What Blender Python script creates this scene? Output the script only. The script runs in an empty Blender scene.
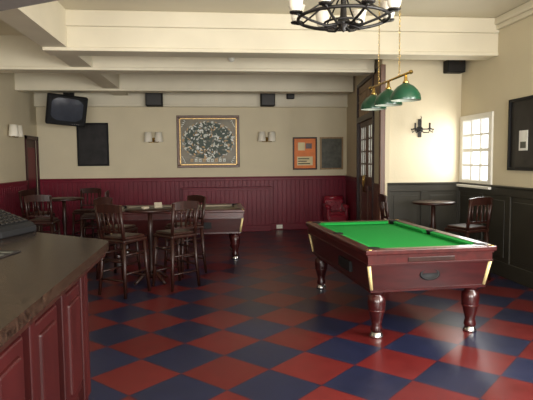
import bpy, bmesh, math, random
from mathutils import Matrix, Vector
random.seed(3)
scene = bpy.context.scene
try:
    scene.view_settings.view_transform = 'Standard'
    scene.view_settings.look = 'None'
except Exception: pass
R = math.radians

# ------------------------------------------------------------------ materials
def newmat(name):
    m = bpy.data.materials.new(name); m.use_nodes = True
    nt = m.node_tree; b = nt.nodes['Principled BSDF']
    return m, nt, b
def mat(name, col, rough=0.5, metal=0.0, var=0.12, scale=6.0, bump=0.0, bscale=60, coat=0.0, emis=None, es=0.0, stretch=(1,1,1), spec=0.5):
    m, nt, b = newmat(name)
    tc = nt.nodes.new('ShaderNodeTexCoord')
    mp = nt.nodes.new('ShaderNodeMapping'); mp.inputs['Scale'].default_value = stretch
    nt.links.new(tc.outputs['Object'], mp.inputs['Vector'])
    n = nt.nodes.new('ShaderNodeTexNoise'); n.inputs['Scale'].default_value = scale; n.inputs['Detail'].default_value = 5
    nt.links.new(mp.outputs[0], n.inputs['Vector'])
    cr = nt.nodes.new('ShaderNodeValToRGB')
    cr.color_ramp.elements[0].position = 0.3; cr.color_ramp.elements[1].position = 0.7
    cr.color_ramp.elements[0].color = tuple(c*(1-var) for c in col)+(1,)
    cr.color_ramp.elements[1].color = tuple(min(1, c*(1+var)) for c in col)+(1,)
    nt.links.new(n.outputs['Fac'], cr.inputs['Fac']); nt.links.new(cr.outputs['Color'], b.inputs['Base Color'])
    b.inputs['Roughness'].default_value = rough; b.inputs['Metallic'].default_value = metal
    b.inputs['Coat Weight'].default_value = coat; b.inputs['Coat Roughness'].default_value = 0.12
    b.inputs['Specular IOR Level'].default_value = spec
    if bump > 0:
        n2 = nt.nodes.new('ShaderNodeTexNoise'); n2.inputs['Scale'].default_value = bscale
        nt.links.new(tc.outputs['Object'], n2.inputs['Vector'])
        bp = nt.nodes.new('ShaderNodeBump'); bp.inputs['Strength'].default_value = bump; bp.inputs['Distance'].default_value = 0.01
        nt.links.new(n2.outputs['Fac'], bp.inputs['Height']); nt.links.new(bp.outputs[0], b.inputs['Normal'])
    return m

M = {}
M['cream'] = mat('cream_paint', (0.60,0.525,0.37), 0.7, var=0.04, scale=1.5, bump=0.15, bscale=40)
M['ceil'] = mat('ceiling_paint', (0.66,0.60,0.46), 0.6, var=0.04, scale=1.2, bump=0.1, bscale=30)
M['gloss_cream'] = mat('cream_gloss_beam', (0.65,0.59,0.45), 0.45, var=0.05, scale=2)
M['canopy'] = mat('canopy_grey', (0.22,0.20,0.18), 0.6)
M['maroon'] = mat('maroon_paint', (0.13,0.004,0.016), 0.42, var=0.12, scale=3, spec=0.25)
M['maroon_dk'] = mat('maroon_bar_paint', (0.036,0.005,0.005), 0.4, var=0.3, scale=8, stretch=(1,1,.2), spec=.3)
M['green_dk'] = mat('dark_panel_paint', (0.028,0.025,0.018), 0.4, var=0.15, scale=3, spec=.3)
M['white'] = mat('white_gloss', (0.75,0.73,0.66), 0.4, var=0.03)
M['wood_dk'] = mat('dark_wood', (0.024,0.007,0.0045), 0.38, var=0.4, scale=5, stretch=(4,4,.5), coat=0.05, spec=.35)
M['wood_md'] = mat('mid_wood', (0.10,0.040,0.018), 0.4, var=0.35, scale=5, stretch=(5,5,.5))
M['wood_tan'] = mat('tan_wood', (0.30,0.19,0.09), 0.5, var=0.3, scale=5, stretch=(6,6,.6))
M['mahog'] = mat('mahogany', (0.034,0.004,0.004), 0.3, var=0.35, scale=4, stretch=(1,1,5), coat=0.25)
M['mahog_red'] = mat('mahogany_rail', (0.055,0.008,0.007), 0.3, var=0.3, scale=4, stretch=(5,1,5), coat=0.2)
M['baize'] = mat('green_baize', (0.018,0.30,0.055), 0.9, var=0.05, scale=200, bump=0.2, bscale=400, spec=0.1)
M['cover'] = mat('grey_cloth', (0.34,0.29,0.22), 0.9)
M['cap'] = mat('ivory_trim', (0.62,0.50,0.24), 0.35, var=0.1)
M['brass'] = mat('brass', (0.65,0.45,0.15), 0.25, metal=1.0, var=0.1)
M['steel'] = mat('chrome_foot', (0.6,0.6,0.6), 0.25, metal=1.0, var=0.05)
M['black'] = mat('black_plastic', (0.008,0.008,0.009), 0.6, spec=.2)
M['iron'] = mat('black_iron', (0.014,0.012,0.011), 0.45, metal=0.3)
M['shade_green'] = mat('green_enamel', (0.003,0.055,0.025), 0.3, var=0.05, coat=0.2)
M['shade_in'] = mat('white_enamel', (0.55,0.6,0.5), 0.4)
M['shade_cream'] = mat('cream_shade', (0.78,0.73,0.62), 0.6, var=0.05)
M['granite'] = mat('counter_top', (0.026,0.015,0.010), 0.22, var=0.7, scale=45, spec=.35)
M['leather'] = mat('oxblood_leather', (0.22,0.010,0.025), 0.3, bump=0.2, bscale=80, coat=0.2)
M['gold'] = mat('gilt_frame', (0.42,0.26,0.09), 0.35, metal=0.5, var=0.3, scale=30)
M['orange'] = mat('orange_poster', (0.70,0.17,0.015), 0.5)
M['paper'] = mat('paper', (0.75,0.74,0.7), 0.7)
M['grey_poster'] = mat('grey_poster', (0.085,0.085,0.07), 0.45, var=0.3, scale=12, spec=.3)
M['board'] = mat('chalkboard', (0.014,0.012,0.012), 0.5, var=0.5, scale=5, spec=.25)
M['screen'] = mat('tv_glass', (0.045,0.05,0.065), 0.15)
M['etched'] = mat('antique_mirror_glass', (0.15,0.125,0.075), 0.35, var=.35, scale=4, spec=.3)
M['silver'] = mat('silver_etching', (0.50,0.50,0.42), 0.4, var=.2, scale=20)
M['olive'] = mat('olive_etching', (0.030,0.050,0.032), 0.45, var=.3, scale=20, spec=.3)
M['ochre'] = mat('ochre_etching', (0.38,0.21,0.05), 0.4, var=.3, scale=20)

def glassmat():
    m, nt, b = newmat('frosted_glass')
    b.inputs['Base Color'].default_value = (0.8,0.8,0.75,1); b.inputs['Roughness'].default_value = 0.3
    t = nt.nodes.new('ShaderNodeBsdfTranslucent'); t.inputs['Color'].default_value = (0.8,0.8,0.74,1)
    mx = nt.nodes.new('ShaderNodeMixShader'); mx.inputs[0].default_value = 0.5
    nt.links.new(b.outputs[0], mx.inputs[1]); nt.links.new(t.outputs[0], mx.inputs[2])
    nt.links.new(mx.outputs[0], nt.nodes['Material Output'].inputs['Surface'])
    return m
M['frost'] = glassmat()

def floormat():
    m, nt, b = newmat('checker_vinyl_floor')
    N = nt.nodes; L = nt.links
    tc = N.new('ShaderNodeTexCoord'); sp = N.new('ShaderNodeSeparateXYZ'); L.new(tc.outputs['Object'], sp.inputs[0])
    def mth(op, a, b_=None):
        n = N.new('ShaderNodeMath'); n.operation = op
        for i, v in enumerate((a, b_)):
            if v is None: continue
            if isinstance(v, (int, float)): n.inputs[i].default_value = v
            else: L.new(v, n.inputs[i])
        return n.outputs[0]
    D = 0.67
    p = mth('DIVIDE', mth('SUBTRACT', sp.outputs[0], 0.76), D)
    q = mth('DIVIDE', mth('SUBTRACT', sp.outputs[1], 3.93), D)
    a = mth('ADD', mth('ADD', p, q), 0.5); c = mth('ADD', mth('SUBTRACT', p, q), 0.5)
    fa = mth('FLOOR', a); fc = mth('FLOOR', c)
    par = mth('ABSOLUTE', mth('MODULO', mth('ADD', mth('ADD', fa, fc), 400.0), 2.0))
    cb = N.new('ShaderNodeCombineXYZ'); L.new(fa, cb.inputs[0]); L.new(fc, cb.inputs[1])
    wn = N.new('ShaderNodeTexWhiteNoise'); L.new(cb.outputs[0], wn.inputs['Vector'])
    no = N.new('ShaderNodeTexNoise'); no.inputs['Scale'].default_value = 7; no.inputs['Detail'].default_value = 6; L.new(tc.outputs['Object'], no.inputs['Vector'])
    mix = N.new('ShaderNodeMix'); mix.data_type = 'RGBA'
    L.new(par, mix.inputs['Factor'])
    mix.inputs['A'].default_value = (0.112,0.012,0.012,1); mix.inputs['B'].default_value = (0.013,0.016,0.042,1)
    val = mth('ADD', mth('MULTIPLY', wn.outputs['Value'], 0.35), mth('MULTIPLY', no.outputs['Fac'], 0.5))
    val = mth('ADD', val, 0.55)
    fra = mth('ABSOLUTE', mth('SUBTRACT', mth('FRACT', a), 0.5)); frc = mth('ABSOLUTE', mth('SUBTRACT', mth('FRACT', c), 0.5))
    g = mth('GREATER_THAN', mth('MAXIMUM', fra, frc), 0.495)
    val2 = mth('MULTIPLY', val, mth('SUBTRACT', 1.0, mth('MULTIPLY', g, 0.5)))
    hs = N.new('ShaderNodeHueSaturation'); L.new(mix.outputs['Result'], hs.inputs['Color']); L.new(val2, hs.inputs['Value'])
    L.new(hs.outputs[0], b.inputs['Base Color'])
    rr = mth('ADD', mth('MULTIPLY', no.outputs['Fac'], 0.10), 0.25); L.new(rr, b.inputs['Roughness'])
    b.inputs['Specular IOR Level'].default_value = 0.5
    return m
M['floor'] = floormat()

# ------------------------------------------------------------------ builder
class B:
    def __init__(s): s.v=[]; s.f=[]; s.m=[]; s.s=[]; s.mats=[]
    def mi(s, k):
        if k not in s.mats: s.mats.append(k)
        return s.mats.index(k)
    def add(s, vs, fs, k, T=None, smooth=False):
        o = len(s.v); i = s.mi(k)
        for p in vs:
            p = Vector(p)
            if T is not None: p = T @ p
            s.v.append(p)
        for f in fs: s.f.append([o+a for a in f]); s.m.append(i); s.s.append(smooth)
    def box(s, c, d, k, T=None, bev=0.0, rot=None):
        bm = bmesh.new(); bmesh.ops.create_cube(bm, size=1)
        for v in bm.verts: v.co = Vector((v.co.x*d[0], v.co.y*d[1], v.co.z*d[2]))
        if bev > 0: bmesh.ops.bevel(bm, geom=bm.edges[:], offset=min(bev, min(d)*0.45), segments=2, affect='EDGES', profile=0.5)
        Tm = Matrix.Translation(c)
        if rot is not None: Tm = Tm @ rot
        if T is not None: Tm = T @ Tm
        bm.verts.index_update()
        s.add([v.co.copy() for v in bm.verts], [[v.index for v in f.verts] for f in bm.faces], k, Tm)
        bm.free()
    def bx(s, a, b_, k, T=None, bev=0.0):
        s.box([(a[i]+b_[i])/2 for i in range(3)], [abs(b_[i]-a[i]) for i in range(3)], k, T, bev)
    def lathe(s, prof, c, k, seg=24, T=None, rot=None, caps=True, smooth=True):
        vs=[]; fs=[]
        for r,z in prof:
            for j in range(seg):
                a = 2*math.pi*j/seg; vs.append((r*math.cos(a), r*math.sin(a), z))
        for i in range(len(prof)-1):
            for j in range(seg):
                j2=(j+1)%seg; fs.append([i*seg+j, i*seg+j2, (i+1)*seg+j2, (i+1)*seg+j])
        if caps:
            fs.append(list(range(seg))[::-1]); fs.append([(len(prof)-1)*seg+j for j in range(seg)])
        Tm = Matrix.Translation(c)
        if rot is not None: Tm = Tm @ rot
        if T is not None: Tm = T @ Tm
        s.add(vs, fs, k, Tm, smooth)
    def tube(s, pts, r, k, seg=8, T=None, closed=False):
        pts=[Vector(p) for p in pts]; n=len(pts); vs=[]; fs=[]
        for i,p in enumerate(pts):
            if closed: t = pts[(i+1)%n]-pts[i-1]
            else: t = pts[min(i+1,n-1)]-pts[max(i-1,0)]
            t.normalize(); up = Vector((0,0,1)) if abs(t.z)<0.9 else Vector((0,1,0))
            a = t.cross(up).normalized(); b_ = t.cross(a).normalized()
            rr = r[i] if isinstance(r,(list,tuple)) else r
            for j in range(seg):
                an=2*math.pi*j/seg; vs.append(p+a*math.cos(an)*rr+b_*math.sin(an)*rr)
        for i in range(n if closed else n-1):
            i2=(i+1)%n
            for j in range(seg):
                j2=(j+1)%seg; fs.append([i*seg+j,i*seg+j2,i2*seg+j2,i2*seg+j])
        if not closed: fs.append(list(range(seg))[::-1]); fs.append([(n-1)*seg+j for j in range(seg)])
        s.add(vs, fs, k, T, True)
    def prism(s, pts, z0, z1, k, T=None, top=None):
        n=len(pts); top = top or pts
        vs=[(x,y,z0) for x,y in pts]+[(x,y,z1) for x,y in top]
        fs=[list(range(n))[::-1], list(range(n,2*n))]+[[i,(i+1)%n,n+(i+1)%n,n+i] for i in range(n)]
        s.add(vs, fs, k, T)
    def build(s, name, loc=(0,0,0), rz=0.0, rot=None):
        me=bpy.data.meshes.new(name); me.from_pydata([tuple(v) for v in s.v], [], s.f)
        for k in s.mats: me.materials.append(M[k])
        me.polygons.foreach_set('material_index', s.m); me.polygons.foreach_set('use_smooth', s.s)
        bm=bmesh.new(); bm.from_mesh(me); bmesh.ops.recalc_face_normals(bm, faces=bm.faces[:]); bm.to_mesh(me); bm.free()
        me.update()
        o=bpy.data.objects.new(name, me); scene.collection.objects.link(o)
        o.location=loc; o.rotation_euler=(0,0,rz) if rot is None else rot
        return o

def frame_of(p0, p1):
    d = Vector((p1[0]-p0[0], p1[1]-p0[1])); return d.length, math.atan2(d.y, d.x)

CH = 3.48; XL=-3.72; XR=3.91; YB=12.0; YF=-2.0; YR=8.0; XP=2.64; XC=3.13
# ------------------------------------------------------------------ room shell
b=B(); b.bx((XL-.2,YF-.2,-.1),(XR+.2,YB+.2,0),'floor'); b.build('floor')
b=B(); b.bx((XL-.2,YF-.2,CH),(XR+.2,YB+.2,CH+.1),'ceil'); b.build('ceiling')
def wall(name, p0, p1, openings=(), k='cream', h=CH, th=.2, ext=0.0):
    L,a = frame_of(p0,p1); b=B(); xs=-ext
    for (x0,x1,z0,z1) in sorted(openings):
        b.bx((xs,-th,0),(x0,0,h),k)
        if z0>0: b.bx((x0,-th,0),(x1,0,z0),k)
        if z1<h: b.bx((x0,-th,z1),(x1,0,h),k)
        xs=x1
    b.bx((xs,-th,0),(L+ext,0,h),k)
    return b.build(name,(p0[0],p0[1],0),a)
wall('wall_back',(XC,YB),(XL,YB),ext=.2)
wall('wall_left',(XL,YB),(XL,YF),[(0.08,0.74,0,2.08)])
wall('wall_right',(XR,YF),(XR,YR),[(2.6,5.4,1.1,2.6),(9.1,9.9,1.27,2.17)],th=.14)
wall('wall_recess',(XR+.14,YR),(XP,YR),th=.12)
wall('wall_partition',(XP,YR),(XC,YB),[(0.62,2.37,0,3.05)],th=.12)
wall('wall_front',(XL,YF),(XR,YF),[(0.8,3.2,0.9,2.8),(4.4,6.9,0.9,2.8)])

def window(name,L,H,nx,ny,loc,rz):
    b=B(); f=.075
    b.bx((-f,-.02,-f),(L+f,.025,0),'white',bev=.006); b.bx((-f,-.02,H),(L+f,.025,H+f),'white',bev=.006)
    b.bx((-f,-.02,0),(.02,.025,H),'white',bev=.006); b.bx((L-.02,-.02,0),(L+f,.025,H),'white',bev=.006)
    b.bx((-.005,-.14,0),(.005,0,H),'white'); b.bx((L-.005,-.14,0),(L+.005,0,H),'white'); b.bx((0,-.14,-.005),(L,0,.005),'white'); b.bx((0,-.14,H-.005),(L,0,H+.005),'white')
    b.bx((-.1,-.02,-.11),(L+.1,.07,-.07),'white',bev=.008)
    for i in range(1,nx): x=L*i/nx; b.bx((x-.013,-.02,0),(x+.013,.01,H),'white')
    for i in range(1,ny): z=H*i/ny; w=.022 if i==ny//2 else .013; b.bx((0,-.018,z-w),(L,.008,z+w),'white')
    return b.build(name,loc,rz)
window('window_1',.8,.9,3,4,(XR,7.1,1.27),R(90))
window('window_2',2.8,1.5,6,4,(XR,.6,1.1),R(90))
window('window_3',2.4,1.9,4,4,(XL+.8,YF,.9),0)
window('window_4',2.5,1.9,4,4,(XL+4.4,YF,.9),0)

# left door
b=B(); b.bx((0.085,-.06,0),(0.735,-.01,2.07),'maroon_dk')
for z0,z1 in((.15,.9),(1.05,1.9)):
    b.bx((.18,-.015,z0),(.64,.0,z1),'maroon',bev=.01)
b.bx((.02,.001,0),(.09,.03,2.14),'maroon_dk'); b.bx((.73,.001,0),(.80,.03,2.14),'maroon_dk'); b.bx((.02,.001,2.06),(.80,.03,2.14),'maroon_dk')
b.lathe([(.02,0),(.028,.03),(.02,.05)],(.68,-.01,1.0),'brass',12,rot=Matrix.Rotation(R(-90),4,'X'))
b.build('door_1',(XL,YB,0),R(-90))

# partition doors
L,a=frame_of((XP,YR),(XC,YB)); b=B()
x0,x1=.62,2.37
for xa,xb in((x0+.003,x0+.07),(x1-.07,x1-.003)): b.bx((xa,-.12,0),(xb,.03,3.045),'wood_dk',bev=.006)
b.bx((x0+.003,-.12,2.30),(x1-.003,.03,2.40),'wood_dk'); b.bx((x0+.003,-.12,2.98),(x1-.003,.03,3.045),'wood_dk')
b.bx((x0+.05,-.05,2.4),(x1-.05,-.03,3.0),'wood_tan')
for i in range(1,12): x=x0+(x1-x0)*i/12; b.bx((x-.018,-.04,2.4),(x+.018,0,3.0),'wood_tan')
for i in range(1,4): z=2.4+.6*i/4; b.bx((x0+.05,-.035,z-.012),(x1-.05,.0,z+.012),'wood_tan')
mid=(x0+x1)/2
for la,lb in((x0+.07,mid-.003),(mid+.003,x1-.07)):
    b.bx((la,-.07,0),(la+.1,-.02,2.3),'wood_md'); b.bx((lb-.1,-.07,0),(lb,-.02,2.3),'wood_md')
    b.bx((la,-.07,0),(lb,-.02,.22),'wood_md'); b.bx((la,-.07,1.12),(lb,-.02,1.28),'wood_md'); b.bx((la,-.07,2.2),(lb,-.02,2.3),'wood_md')
    b.bx((la+.08,-.06,.2),(lb-.08,-.04,1.14),'wood_dk'); b.bx((la+.16,-.05,.3),(lb-.16,-.03,1.04),'wood_md',bev=.01)
    b.bx((la+.09,-.05,1.27),(lb-.09,-.042,2.21),'frost')
    for i in range(1,3): x=la+.1+(lb-la-.2)*i/3; b.bx((x-.012,-.06,1.28),(x+.012,-.03,2.2),'wood_md')
    for i in range(1,4): z=1.28+.92*i/4; b.bx((la+.1,-.06,z-.012),(lb-.1,-.03,z+.012),'wood_md')
for sx in(-.06,.06): b.tube([(mid+sx,-.02,1.0),(mid+sx,.03,1.0),(mid+sx,.03,1.3),(mid+sx,-.02,1.3)],.01,'brass')
b.build('door_2',(XP,YR,0),a)
b=B(); b.bx((-.02,-.05,0),(.09,.03,3.04),'wood_md',bev=.01); b.bx((-.03,-.05,0),(.10,.04,.2),'wood_md',bev=.008)
b.bx((.09,0,2.4),(.62,.015,3.0),'wood_tan'); b.bx((.09,0,0),(.62,.012,1.2),'wood_md'); b.bx((.17,.01,.25),(.55,.022,1.1),'wood_md',bev=.006); b.bx((.09,0,2.98),(.62,.03,3.04),'wood_dk')
b.build('trim_1',(XP,YR,0),a)

# ------------------------------------------------------------------ dados
def dado_tg(name,p0,p1,h,k,s0=0,s1=None,capd=.05):
    L,a=frame_of(p0,p1); s1=L if s1 is None else s1; b=B()
    n=max(1,int(round((s1-s0)/.1))); w=(s1-s0)/n
    b.bx((s0,0,0),(s1,.012,h),k)
    for i in range(n): b.bx((s0+i*w+.004,.006,.1),(s0+(i+1)*w-.004,.024,h-.02),k,bev=.005)
    b.bx((s0,0,h-.03),(s1,capd,h),k,bev=.008); b.bx((s0,0,h-.09),(s1,.034,h-.03),k,bev=.008)
    b.bx((s0,0,0),(s1,.038,.15),k,bev=.008)
    return b.build(name,(p0[0],p0[1],0),a)
DH=1.23
dado_tg('trim_dado_back',(XC,YB),(XL,YB),DH,'maroon')
dado_tg('trim_dado_left',(XL,YB),(XL,YF),DH,'maroon',s0=.82)
dado_tg('trim_dado_partition',(XP,YR),(XC,YB),DH,'maroon',s0=2.4)
def dado_panel(name,p0,p1,h,k,s0=0,s1=None,n=6):
    L,a=frame_of(p0,p1); s1=L if s1 is None else s1; b=B()
    b.bx((s0,0,0),(s1,.012,h),k)
    b.bx((s0,0,h-.03),(s1,.05,h),k,bev=.008); b.bx((s0,0,h-.14),(s1,.028,h-.03),k,bev=.006)
    b.bx((s0,0,0),(s1,.036,.2),k,bev=.008)
    w=(s1-s0)/n
    for i in range(n+1):
        x=s0+i*w; b.bx((max(s0,x-.05),0,.2),(min(s1,x+.05),.028,h-.14),k,bev=.004)
    for i in range(n): b.bx((s0+i*w+.1,.008,.26),(s0+(i+1)*w-.1,.02,h-.2),k,bev=.008)
    return b.build(name,(p0[0],p0[1],0),a)
dado_panel('trim_dado_right',(XR,YF),(XR,YR),DH,'green_dk',n=14)
dado_panel('trim_dado_recess',(XR,YR),(XP,YR),DH,'green_dk',s1=1.18,n=2)

b=B()
b.bx((-.97,-.16,.12),(.97,0,.97),'maroon')
for i in range(19): b.bx((-.95+i*.1+.004,-.172,.14),(-.95+(i+1)*.1-.004,-.15,.93),'maroon',bev=.004)
b.bx((-1,-.2,.97),(1,0,1.0),'maroon',bev=.006); b.bx((-.98,-.18,0),(.98,0,.13),'maroon',bev=.006)
b.build('radiator_cover',(.36,YB-.04,0))
b=B(); b.bx((-.07,-.012,0),(.07,0,.09),'white',bev=.004); b.bx((-.045,-.018,.05),(-.02,-.01,.07),'white'); b.bx((.02,-.018,.05),(.045,-.01,.07),'white')
b.build('power_socket',(1.55,YB-.04,.03))

# ------------------------------------------------------------------ beams
b=B(); b.bx((-2.05,6.96,3.0),(XR,7.26,CH),'gloss_cream'); b.bx((-2.05,6.92,3.28),(XR,6.97,CH),'gloss_cream',bev=.015); b.bx((-2.05,6.94,2.98),(XR,7.28,3.03),'gloss_cream',bev=.01); b.build('trim_beam')
b=B(); b.bx((XL,8.4,3.0),(2.64,8.7,CH),'gloss_cream'); b.bx((XL,8.38,2.98),(2.64,8.72,3.03),'gloss_cream',bev=.01); b.build('trim_beam.001')
b=B(); b.bx((XL,10.8,3.0),(2.95,11.1,CH),'gloss_cream'); b.bx((XL,10.78,2.98),(2.95,11.12,3.03),'gloss_cream',bev=.01); b.build('trim_beam.002')
b=B(); b.bx((-2.05,4.3,3.02),(-1.75,12.0,CH),'gloss_cream'); b.build('trim_beam.003')
b=B(); b.bx((XL,YB-.1,2.8),(XC,YB,CH),'gloss_cream'); b.bx((XL,YB-.13,2.78),(XC,YB,2.83),'gloss_cream',bev=.01); b.build('trim_frieze')
b=B(); b.bx((XR-.08,YF,CH-.1),(XR,YR,CH),'gloss_cream',bev=.02); b.bx((XR-.05,YF,CH-.16),(XR,YR,CH-.1),'gloss_cream',bev=.01); b.build('trim_cornice')
b=B(); cp=[(-.75,YF),(-.77,3.4),(-1.5,3.85),(XL,3.85),(XL,YF)]
b.prism(cp,2.6,2.75,'canopy'); b.prism([(x-.05 if x>-3 else x,y-.05 if y>0 else y) for x,y in cp],2.75,CH,'ceil')
b.build('trim_bar_canopy')
b=B(); b.lathe([(.06,0),(.06,-.01),(.045,-.012),(.04,.0)],(0,0,0),'white',20); b.lathe([(.03,-.004),(.038,-.008)],(0,0,0),'shade_in',16)
b.build('recessed_spotlight',(-1.32,3.45,2.6))

# ------------------------------------------------------------------ bar counter
b=B()
def rounded(pts,i,r,n=6):
    P=[Vector(p) for p in pts]; p=P[i]; a_=(P[i-1]-p).normalized()*r+p; c_=(P[(i+1)%len(P)]-p).normalized()*r+p
    return [tuple((1-t)**2*a_+2*t*(1-t)*p+t*t*c_) for t in [j/n for j in range(n+1)]]
top=[(-.62,-.6),(-.64,3.42),(-1.62,4.22),(-2.5,4.22),(-2.5,-.6)]
top2=[top[0]]+rounded(top,1,.08)+top[2:]
b.prism(top2,1.05,1.10,'granite')
ed=[(-.635,-.6),(-.655,3.41),(-1.63,4.2),(-2.49,4.2),(-2.49,-.6)]
b.prism([ed[0]]+rounded(ed,1,.08)+ed[2:],1.02,1.05,'wood_dk')
bxx=-.80
body=[(bxx,-.6),(bxx-.01,3.27),(-1.66,4.02),(-2.4,4.02),(-2.4,-.6)]
b.prism(body,0,1.02,'maroon_dk')
yy=-.55
while yy<3.1:
    b.bx((bxx-.02,yy,.24),(bxx+.012,yy+.36,.88),'maroon_dk',bev=.012)
    b.bx((bxx-.01,yy+.06,.30),(bxx+.026,yy+.30,.82),'maroon_dk',bev=.014)
    b.bx((bxx-.02,yy+.39,.15),(bxx+.03,yy+.46,.97),'maroon_dk',bev=.006)
    yy+=.49
b.bx((bxx-.03,3.19,.0),(bxx+.03,3.27,1.02),'maroon_dk',bev=.008)
b.bx((bxx-.02,-.6,0),(bxx+.03,3.26,.16),'maroon_dk',bev=.01); b.bx((bxx-.02,-.6,.93),(bxx+.03,3.26,1.02),'maroon_dk',bev=.01)
d=Vector((-.85,.75,0)).normalized(); ang=math.atan2(d.y,d.x); Te=Matrix.Translation((bxx-.01,3.27,0))@Matrix.Rotation(ang,4,'Z')
for i in range(2): b.bx((.08+i*.54,-.02,.25),(.54+i*.54,.0+.02,.88),'maroon_dk',Te,bev=.012)
b.build('bar_counter')
b=B(); b.bx((-.2,-.2,0),(.2,.2,.05),'black',bev=.01)
vs=[(-.19,-.19,.05),(.19,-.19,.05),(.19,.19,.05),(-.19,.19,.05),(-.19,-.17,.07),(.19,-.17,.07),(.19,.19,.20),(-.19,.19,.20)]
b.add(vs,[[0,1,2,3],[4,5,6,7],[0,1,5,4],[1,2,6,5],[2,3,7,6],[3,0,4,7]],'black')
Tk=Matrix.Translation((0,-.17,.072))@Matrix.Rotation(math.atan2(.13,.36),4,'X')
for i in range(7):
    for j in range(5): b.box((-.15+i*.05,.04+j*.045,.004),(.036,.032,.012),'iron',Tk,bev=.004)
b.build('cash_register',(-1.50,3.82,1.1),R(75))
b=B(); b.bx((-.24,-.12,0),(.24,.12,.006),'board',bev=.002)
for i in range(5): b.bx((-.2+i*.09,-.1,.006),(-.17+i*.09,.1,.009),'grey_poster')
b.build('bar_towel',(-1.22,2.85,1.101),R(80))

# ------------------------------------------------------------------ pool tables
def pool_table(name,loc,rz,W=1.30,L=2.18,cloth='baize',body='mahog'):
    b=B(); H=.82; w2,l2=W/2,L/2; rw=.10
    for sx in(-1,1): b.bx((sx*w2,-l2,.77),(sx*(w2-rw),l2,H),'mahog_red',bev=.012)
    for sy in(-1,1): b.bx((-w2+rw*.9,sy*l2,.77),(w2-rw*.9,sy*(l2-rw),H),'mahog_red',bev=.012)
    b.bx((-w2+.08,-l2+.08,.74),(w2-.08,l2-.08,.775),cloth)
    def cush(p0,p1,n):
        p0=Vector(p0);p1=Vector(p1);n=Vector(n);c=.05; d=(p1-p0).normalized()*c*.8
        q=[(p0,.775),(p1,.775),(p1,.815),(p0,.815)]
        vs=[(p.x,p.y,z) for p,z in q]+[((p0+n*c*.8+d).x,(p0+n*c*.8+d).y,.782),((p1+n*c*.8-d).x,(p1+n*c*.8-d).y,.782),((p1+n*c-d).x,(p1+n*c-d).y,.808),((p0+n*c+d).x,(p0+n*c+d).y,.808)]
        b.add(vs,[[0,1,2,3],[4,5,6,7],[3,2,6,7],[0,1,5,4],[0,3,7,4],[1,2,6,5]],cloth)
    ix,iy=w2-rw+.002,l2-rw+.002; g=.07
    for sx in(-1,1):
        cush((sx*ix,-iy+g,0),(sx*ix,-.055,0),(-sx,0,0)); cush((sx*ix,.055,0),(sx*ix,iy-g,0),(-sx,0,0))
    for sy in(-1,1): cush((-ix+g,sy*iy,0),(ix-g,sy*iy,0),(0,-sy,0))
    for sx in(-1,1):
        for py in(-iy+.01,0,iy-.01):
            px=sx*(ix-.012 if py else ix+.012)
            b.lathe([(.0,.77),(.048,.77),(.048,.821),(.055,.822),(.055,.81),(.046,.80)],(px,py,0),'black',18,caps=False)
            b.lathe([(0,.8205),(.046,.8205)],(px,py,0),'black',18,caps=False)
    tw,tl=w2-.03,l2-.03; bw,bl=w2-.08,l2-.08
    def ring(a_,c_): return [(-a_,-c_),(a_,-c_),(a_,c_),(-a_,c_)]
    b.prism(ring(tw,tl),.68,.77,'mahog_red')
    b.prism(ring(bw,bl),.44,.68,body,top=ring(tw-.012,tl-.012))
    b.prism(ring(bw+.012,bl+.012),.43,.452,body)
    b.prism(ring(tw+.006,tl+.006),.675,.69,body)
    b.prism(ring(tw+.01,tl+.01),.755,.77,'mahog_red')
    for sx in(-1,1):
        for sy in(-1,1):
            b.tube([(sx*(tw-.010),sy*(tl-.010),.69),(sx*(bw+.0),sy*(bl+.0),.455)],[.017,.015],'cap',10)
            b.lathe([(.0,.0),(.03,.0),(.034,.004),(.03,.008),(0,.008)],(sx*(w2-.04),sy*(l2-.04),.814),'brass',16,caps=False)
    Te=Matrix.Translation((0,-l2+.062,.575))@Matrix.Rotation(R(90-9),4,'X')
    for sy in(1,-1):
        Tm=Matrix.Rotation(0 if sy==1 else math.pi,4,'Z')@Te@Matrix.Diagonal((1.6,.9,1,1))
        b.lathe([(0,.0),(.06,.0),(.06,.016),(.05,.022),(.045,.012),(0,.012)],(0,0,-.005),'black',24,T=Tm,caps=False)
    b.bx((-w2+.03,-.55,.52),(-w2+.062,-.2,.62),'black'); b.bx((-.22,-l2+.022,.70),(.22,-l2+.04,.74),'wood_dk',bev=.004)
    prof=[(.045,.045),(.055,.07),(.05,.10),(.043,.12),(.055,.17),(.074,.25),(.082,.32),(.076,.37),(.055,.39),(.052,.405),(.08,.415),(.08,.44)]
    for sx in(-1,1):
        for sy in(-1,1):
            c=(sx*(w2-.16),sy*(l2-.16),0)
            b.lathe(prof,c,body,20); b.lathe([(.06,0),(.062,.02),(.05,.035),(.046,.055)],c,'steel',20)
            b.lathe([(.0745,.243),(.079,.25),(.0765,.258)],c,'mahog_red',20,caps=False)
    return b.build(name,loc,rz)
pool_table('pool_table',(1.86,5.50,0),R(3.5),W=1.23)
pool_table('pool_table.001',(-.55,8.98,0),R(90),W=1.2,L=2.18,cloth='cover')

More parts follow.
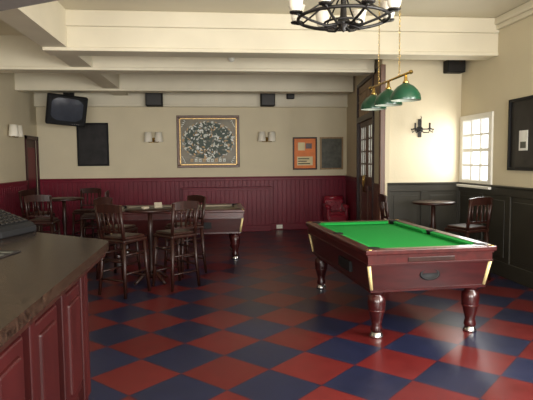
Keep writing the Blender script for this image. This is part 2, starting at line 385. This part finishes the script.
# ------------------------------------------------------------------ tall chairs
def chair(name,x,y,rz,seat='wood_dk'):
    b=B(); k='wood_dk'; sh=.68
    b.box((0,0,sh-.02),(.40,.40,.04),k,bev=.015); b.box((0,0,sh+.015),(.36,.36,.04),seat,bev=.018)
    legs=[(-.17,.17),(.17,.17),(-.17,-.17),(.17,-.17)]
    for lx,ly in legs: b.tube([(lx*1.22,ly*1.22,0),(lx*1.1,ly*1.1,.3),(lx,ly,sh-.03)],[.018,.023,.025],k,8)
    def at(lx,ly,z): f=1.22-.22*z/sh; return (lx*f,ly*f,z)
    for (a_,c_,z) in((0,1,.2),(2,3,.2),(0,2,.28),(1,3,.28),(2,3,.42),(0,1,.48),(0,2,.5),(1,3,.5)):
        b.tube([at(*legs[a_],z),at(*legs[c_],z)],.013,k,6)
    for sx in(-1,1): b.tube([(sx*.175,-.175,sh-.03),(sx*.18,-.2,.85),(sx*.185,-.235,1.08)],[.022,.02,.017],k,8)
    def rail(z0,z1,off,th=.022):
        vs=[];fs=[];n=8
        for i in range(n+1):
            t=-1+2*i/n; x=t*.2; y=-off-.02*(1-t*t); zz=.02*(1-t*t) if z1>1 else 0
            for dy,z in((0,z0),(th,z0),(th,z1+zz),(0,z1+zz)): vs.append((x,y+dy-.01,z))
        for i in range(n):
            for j in range(4): fs.append([i*4+j,i*4+(j+1)%4,(i+1)*4+(j+1)%4,(i+1)*4+j])
        fs+= [[0,1,2,3],[n*4+j for j in range(4)]]
        b.add(vs,fs,k)
    rail(1.0,1.085,.225); rail(.76,.79,.185)
    for i in range(5):
        t=-.8+.4*i; b.tube([(t*.17,-.2-.02*(1-t*t),.78),(t*.18,-.225-.02*(1-t*t),1.01)],.011,k,6)
    return b.build(name,(x,y,0),rz)
cn=[0]
def C(x,y,deg,seat='wood_dk'):
    nm='bar_chair' if cn[0]==0 else 'bar_chair.%03d'%cn[0]; cn[0]+=1; chair(nm,x,y,R(deg),seat)
tn=[0]
def T(x,y,h=.98,r=.32):
    nm='poseur_table' if tn[0]==0 else 'poseur_table.%03d'%tn[0]; tn[0]+=1
    b=B(); b.lathe([(0,h-.035),(r-.02,h-.035),(r,h-.03),(r,h-.006),(r-.006,h),(0,h)],(0,0,0),'wood_dk',36,caps=False)
    b.lathe([(.08,h-.05),(.08,h-.035)],(0,0,0),'iron',20)
    b.lathe([(.035,.06),(.05,.12),(.03,.2),(.028,.5),(.045,.6),(.03,.7),(.03,h-.04)],(0,0,0),'wood_dk',16)
    for i in range(4):
        a_=R(45+90*i); c_,s_=math.cos(a_),math.sin(a_)
        b.tube([(c_*.02,s_*.02,.14),(c_*.12,s_*.12,.12),(c_*.22,s_*.22,.05),(c_*.27,s_*.27,.018)],[.03,.026,.022,.018],'wood_dk',8)
    b.build(nm,(x,y,0))
T(-.80,7.05); C(-1.06,6.5,-35); C(-.46,6.78,40); C(-1.28,7.42,-115); C(-.38,7.55,130)
T(-2.5,9.35); C(-2.62,8.6,0); C(-1.98,9.2,95); C(-3.05,9.75,-110); C(-2.3,10.1,170)
T(3.2,7.35,r=.30); C(2.66,7.3,-95); C(3.36,6.65,20)
b=B(); b.lathe([(.05,0),(.055,.028),(.045,.028),(.04,.01),(0,.01)],(0,0,0),'cover',20); b.build('ashtray',(-.85,6.98,.981))
b=B(); b.add([(-.05,-.03,0),(.05,-.03,0),(.05,0,.07),(-.05,0,.07),(-.05,.03,0),(.05,.03,0)],[[0,1,2,3],[3,2,5,4]],'cover'); b.build('menu_card',(-.7,7.13,.981),R(20))

# ------------------------------------------------------------------ tub chair
b=B()
b.box((0,0,.30),(.44,.46,.2),'leather',bev=.05); b.box((0,-.01,.42),(.36,.4,.08),'leather',bev=.035)
b.box((0,.2,.5),(.44,.1,.46),'leather',bev=.045)
for sx in(-1,1):
    b.box((sx*.2,0,.42),(.08,.44,.28),'leather',bev=.035); b.tube([(sx*.2,-.22,.56),(sx*.2,.2,.58)],.05,'leather',12)
b.tube([(-.21,.2,.74),(.21,.2,.74)],.05,'leather',12)
for i in range(4):
    for j in range(3): b.lathe([(0,.0),(.014,0),(.01,.012),(0,.014)],(-.15+.1*i+(.05 if j%2 else 0)-.02,.15,.48+.08*j),'maroon',8,rot=Matrix.Rotation(R(90),4,'X'),caps=False)
for sx in(-1,1):
    for sy in(-1,1): b.lathe([(.018,0),(.03,.2)],(sx*.17,sy*.18,0),'wood_dk',10)
b.build('leather_armchair',(2.74,11.45,0))

# ------------------------------------------------------------------ pool table light
b=B()
sy=(-.47,0,.47)
b.tube([(0,-.58,.16),(0,.58,.16)],.012,'brass',10)
for y in(-.59,.59): b.lathe([(0,-.02),(.02,-.01),(.02,.01),(0,.02)],(0,y,.16),'brass',12,rot=Matrix.Rotation(R(90),4,'X'),caps=False)
for y in sy:
    b.lathe([(.148,-.10),(.15,-.085),(.142,-.04),(.118,.0),(.082,.038),(.045,.058),(.03,.07)],(0,y,0),'shade_green',28,caps=False)
    b.lathe([(.145,-.098),(.136,-.04),(.112,-.005),(.08,.03),(.0,.05)],(0,y,0),'shade_in',28,caps=False)
    b.lathe([(.03,.066),(.03,.085),(.018,.10),(.012,.16)],(0,y,0),'brass',14)
    b.lathe([(0,-.05),(.02,-.045),(.03,-.02),(.02,.01),(.012,.03)],(0,y,0),'paper',12,caps=False)
top=CH-2.28
for y in(-.3,.3):
    n=int((top-.17)/.03)
    for i in range(n):
        z=.175+i*.03; Tm=Matrix.Translation((0,y,z+.013))@Matrix.Rotation(R(90*(i%2)),4,'Z')
        b.tube([(.008*math.cos(q),0,.018*math.sin(q)) for q in [R(60*j) for j in range(6)]],.0028,'brass',4,T=Tm,closed=True)
    b.lathe([(.045,top-.025),(.045,top)],(0,y,0),'brass',16)
b.build('pool_table_light',(1.93,5.64,2.28),R(2))

# ------------------------------------------------------------------ chandelier
b=B(); Rr=.34
cir=lambda r,z,n=36:[(r*math.cos(2*math.pi*i/n),r*math.sin(2*math.pi*i/n),z) for i in range(n)]
b.tube(cir(Rr,0),.013,'iron',8,closed=True); b.tube(cir(.14,-.03),.009,'iron',8,closed=True)
b.lathe([(0,-.10),(.02,-.085),(.015,-.07),(.045,-.045),(.05,-.02),(.025,.02),(.02,.16),(.035,.2),(.015,.24),(.01,.28)],(0,0,0),'iron',16,caps=False)
for i in range(8):
    a_=R(45*i+12); c_,s_=math.cos(a_),math.sin(a_); P=lambda r,z:(c_*r,s_*r,z)
    b.tube([P(.02,-.03),P(.14,-.06),P(.26,-.03),P(Rr,.0),P(Rr+.04,.01)],.010,'iron',8)
    b.tube([P(.02,.2),P(.12,.14),P(.24,.06),P(Rr,.0)],.007,'iron',6)
    b.lathe([(.0,.01),(.045,.012),(.05,.022),(.02,.022),(.016,.05)],P(Rr+.04,0),'iron',14,caps=False)
    b.lathe([(.028,.02),(.046,.05),(.052,.10),(.062,.14),(.068,.145),(.058,.138),(.046,.10),(.03,.04)],P(Rr+.04,0),'shade_cream',18,caps=False)
top=CH-2.65
n=int((top-.28)/.04)
for i in range(n):
    z=.28+i*.04; Tm=Matrix.Translation((0,0,z+.018))@Matrix.Rotation(R(90*(i%2)),4,'Z')
    b.tube([(.012*math.cos(q),0,.025*math.sin(q)) for q in [R(60*j) for j in range(6)]],.004,'iron',4,T=Tm,closed=True)
b.lathe([(.07,top-.03),(.07,top)],(0,0,0),'iron',20)
b.build('chandelier',(1.01,3.98,2.65))

# ------------------------------------------------------------------ sconces
def sconce(name,x,y,z,rz,style='cream'):
    b=B()
    b.lathe([(.0,0),(.05,.0),(.055,.01),(.04,.02),(0,.025)],(0,0,0),'brass' if style=='cream' else 'iron',18,rot=Matrix.Rotation(R(90),4,'X'),caps=False)
    k='brass' if style=='cream' else 'iron'
    for sx in(-1,1):
        b.tube([(0,-.02,0),(sx*.04,-.08,-.05),(sx*.1,-.12,-.05),(sx*.115,-.12,.0)],.008,k,8)
        b.lathe([(0,0),(.03,.005),(.032,.015),(.012,.015),(.012,.06)],(sx*.115,-.12,0),k,12,caps=False)
        if style=='cream': b.lathe([(.092,.0),(.07,.21),(.066,.21),(.088,.0)],(sx*.115,-.12,-.04),'shade_cream',20,caps=False)
        else:
            b.lathe([(.014,.015),(.014,.09),(.004,.10)],(sx*.115,-.12,0),'iron',10)
            b.tube([(sx*.115,-.12,-.02),(sx*.16,-.12,-.05),(sx*.17,-.12,0)],.008,k,6)
    if style!='cream':
        b.bx((-.03,-.02,-.12),(.03,0,.16),k,bev=.008); b.tube([(-.18,-.12,.0),(.18,-.12,.0)],.009,k,6)
        b.tube([(0,-.03,.14),(0,-.08,.18),(0,-.06,.2)],.007,k,6)
    b.build(name,(x,y,z),rz)
sconce('wall_sconce',-1.23,YB,2.06,0); sconce('wall_sconce.001',1.27,YB,2.06,0)
sconce('wall_sconce.002',XL,10.4,2.12,R(90)); sconce('wall_sconce.003',3.24,YR,2.05,0,'iron')

# ------------------------------------------------------------------ wall things
def framed(name,x0,x1,z0,z1,y,fk,ck,fw=.05,extra=None):
    b=B(); w=x1-x0;h=z1-z0
    b.bx((0,-.015,0),(w,0,h),ck)
    b.bx((0,-.04,0),(w,0,fw),fk,bev=.008); b.bx((0,-.04,h-fw),(w,0,h),fk,bev=.008)
    b.bx((0,-.04,fw),(fw,0,h-fw),fk,bev=.008); b.bx((w-fw,-.04,fw),(w,0,h-fw),fk,bev=.008)
    if extra: extra(b,w,h)
    return b.build(name,(x0,y-.002,z0))
def mir(b,w,h):
    f=.06; rd=random.Random(11)
    for a_,c_ in(((f,-.03,f),(w-f,-.02,f+.02)),((f,-.03,h-f-.02),(w-f,-.02,h-f)),((f,-.03,f),(f+.02,-.02,h-f)),((w-f-.02,-.03,f),(w-f,-.02,h-f))): b.bx(a_,c_,'gold')
    n=40; cx,cz=w/2,h/2+.02
    b.add([(cx,-.0155,cz)]+[(cx+.54*math.cos(2*math.pi*i/n),-.0155,cz+.40*math.sin(2*math.pi*i/n)) for i in range(n)],[[0,1+i,1+(i+1)%n] for i in range(n)],'olive')
    def leaf(x,z,l,wd,an,k,lay):
        y=-.016-lay*.0004; c,s=math.cos(an),math.sin(an)
        pts=[(-l,0),(-.3*l,wd),(.5*l,wd*.7),(l,0),(.4*l,-wd*.8),(-.4*l,-wd)]
        b.add([(x+c*p-s*q,y,z+s*p+c*q) for p,q in pts],[[0,1,2,3,4,5]],k)
    for i in range(300):
        r=math.sqrt(rd.random()); t=rd.random()*6.283
        x=cx+.56*r*math.cos(t); z=cz+.40*r*math.sin(t)
        k=rd.choice(['silver','ochre','olive','silver','paper','olive','etched'])
        leaf(x,z,rd.uniform(.022,.06),rd.uniform(.008,.024),rd.random()*3.14,k,1+i%6)
    for i in range(40):
        t=2*math.pi*i/40
        leaf(cx+.57*math.cos(t),cz+.425*math.sin(t),.035,.010,t+1.9,'silver' if i%2 else 'ochre',7)
    for i in range(9):
        b.bx((cx-.40+i*.09,-.0195,.13),(cx-.34+i*.09,-.016,.20),'silver' if i%3 else 'ochre')
        b.bx((cx-.38+i*.09,-.0205,.145),(cx-.36+i*.09,-.0195,.165),'olive')
    for sx in(-1,1):
        for sz in(-1,1):
            for j in range(4): leaf(cx+sx*(.52+.02*j),h/2+sz*(.46-.04*j),.03,.01,sx*sz*.8+j*.5,'silver',7)
framed('framed_mirror',-.73,.66,1.44,2.6,YB,'wood_md','etched',.055,mir)
def p1(b,w,h):
    b.bx((.1,-.02,.1),(w-.1,-.016,.3),'cap')
    for i,(xa,xb) in enumerate(((.12,.4),(.12,.32),(.12,.38))): b.bx((xa,-.024,.13+i*.055),(xb,-.02,.15+i*.055),'black')
    b.bx((.12,-.02,h-.3),(.28,-.018,h-.12),'cap'); b.bx((.3,-.02,h-.26),(.44,-.018,h-.14),'mahog_red')
framed('framed_poster',1.87,2.43,1.37,2.11,YB,'wood_dk','orange',.035,p1)
framed('framed_poster.001',2.5,3.04,1.37,2.11,YB,'wood_tan','grey_poster',.035)
framed('blackboard',-2.88,-2.21,1.5,2.44,YB,'black','board',.035)
b=B(); w=1.15;h=.91
b.bx((0,0,0),(w,.02,h),'board')
for a_,c_ in(((0,0,0),(w,.04,.04)),((0,0,h-.04),(w,.04,h)),((0,0,0),(.04,.04,h)),((w-.04,0,0),(w,.04,h))): b.bx(a_,c_,'black',bev=.006)
b.bx((w-.42,.02,.25),(w-.24,.026,.5),'paper'); b.bx((w-.39,.026,.28),(w-.27,.028,.36),'grey_poster')
b.build('notice_board',(XR-.002,6.60-1.15,1.44),R(90))

def speaker(name,x,y,z,s=1.0,rz=0):
    b=B(); b.box((0,-.12*s,0),(.28*s,.2*s,.36*s),'black',bev=.015)
    b.box((0,-.222*s,0),(.25*s,.01,.33*s),'iron',bev=.004)
    b.box((0,-.01,0),(.06*s,.018,.1*s),'black'); b.build(name,(x,y,z),rz)
speaker('loudspeaker',-1.18,YB-.1,3.0,1.25); speaker('loudspeaker.001',1.28,YB-.1,2.98,1.1); speaker('loudspeaker.002',1.8,YB-.1,3.06,.6)
b=B(); b.box((0,-.1,0),(.28,.18,.19),'black',bev=.015); b.box((0,-.192,0),(.25,.01,.16),'iron'); b.box((0,-.006,0),(.08,.01,.08),'black'); b.build('loudspeaker.003',(3.74,YR-.002,3.0))
b=B(); b.lathe([(.05,0),(.05,.02),(.035,.05),(0,.06)],(0,0,0),'white',18,rot=Matrix.Rotation(R(90),4,'X'),caps=False); b.build('motion_sensor',(.35,8.38,3.17))

# CRT television on bracket
b=B(); w,h=.76,.60
b.box((0,-.04,0),(w,.14,h),'black',bev=.025)
vs=[(-w/2+.03,.02,-h/2+.03),(w/2-.03,.02,-h/2+.03),(w/2-.03,.02,h/2-.03),(-w/2+.03,.02,h/2-.03),(-.24,.44,-.2),(.24,.44,-.2),(.24,.44,.18),(-.24,.44,.18)]
b.add(vs,[[0,1,2,3],[4,5,6,7],[0,1,5,4],[1,2,6,5],[2,3,7,6],[3,0,4,7]],'black')
nx,nz=10,8; vs=[];fs=[]
for j in range(nz+1):
    for i in range(nx+1):
        u=-1+2*i/nx; v=-1+2*j/nz; vs.append((u*.31,-.128+.014*(u*u+v*v),.025+v*.235))
for j in range(nz):
    for i in range(nx): q=j*(nx+1)+i; fs.append([q,q+1,q+nx+2,q+nx+1])
b.add(vs,fs,'screen',None,True)
for a_,c_ in(((-w/2+.02,-.13,-h/2+.02),(w/2-.02,-.105,-.205)),((-w/2+.02,-.13,.255),(w/2-.02,-.105,h/2-.02)),((-w/2+.02,-.13,-.205),(-.30,-.105,.255)),((.30,-.13,-.205),(w/2-.02,-.105,.255))): b.bx(a_,c_,'black',bev=.008)
for i in range(4): b.box((.12+i*.04,-.134,-.25),(.022,.008,.014),'steel')
RT=Matrix.Rotation(R(20),4,'Z')@Matrix.Rotation(R(18),4,'X')@Matrix.Rotation(R(5),4,'Y')
for i in range(len(b.v)): b.v[i]=RT@b.v[i]
b.box((-.12,.30,.30),(.3,.3,.02),'iron'); b.tube([(-.12,.30,.1),(-.12,.30,.44),(-.12,.765,.44)],.022,'iron',8); b.box((-.12,.75,.44),(.2,.03,.2),'iron')
b.build('wall_television',(-2.86,11.13,2.64))

# ------------------------------------------------------------------ lights
def area(name,loc,rot,sx,sy,e,col=(1,.98,.93)):
    l=bpy.data.lights.new(name,'AREA'); l.shape='RECTANGLE'; l.size=sx; l.size_y=sy; l.energy=e; l.color=col
    o=bpy.data.objects.new(name,l); scene.collection.objects.link(o); o.location=loc; o.rotation_euler=rot
area('window_light_right',(XR-.05,2.0,1.85),(R(90),0,R(90)),2.7,1.4,320)
area('window_light_far',(XR-.05,7.5,1.72),(R(90),0,R(90)),.75,.85,18)
area('window_light_front_a',(XL+2.0,YF+.1,1.85),(R(90),0,0),2.3,1.8,255)
area('window_light_front_b',(XL+5.65,YF+.1,1.85),(R(90),0,0),2.4,1.8,355)
w=bpy.data.worlds.new('World'); scene.world=w; w.use_nodes=True
w.node_tree.nodes['Background'].inputs['Color'].default_value=(.95,.97,1,1); w.node_tree.nodes['Background'].inputs['Strength'].default_value=2.5

cam=bpy.data.cameras.new('camera'); cam.sensor_width=36; cam.lens=36*530/533; cam.clip_start=.05
co=bpy.data.objects.new('camera',cam); scene.collection.objects.link(co)
co.matrix_world=Matrix.Translation((0,0,1.6))@Matrix.Rotation(R(-6),4,'Z')@Matrix.Rotation(R(90-4.32),4,'X')@Matrix.Rotation(R(-.5),4,'Z')
scene.camera=co
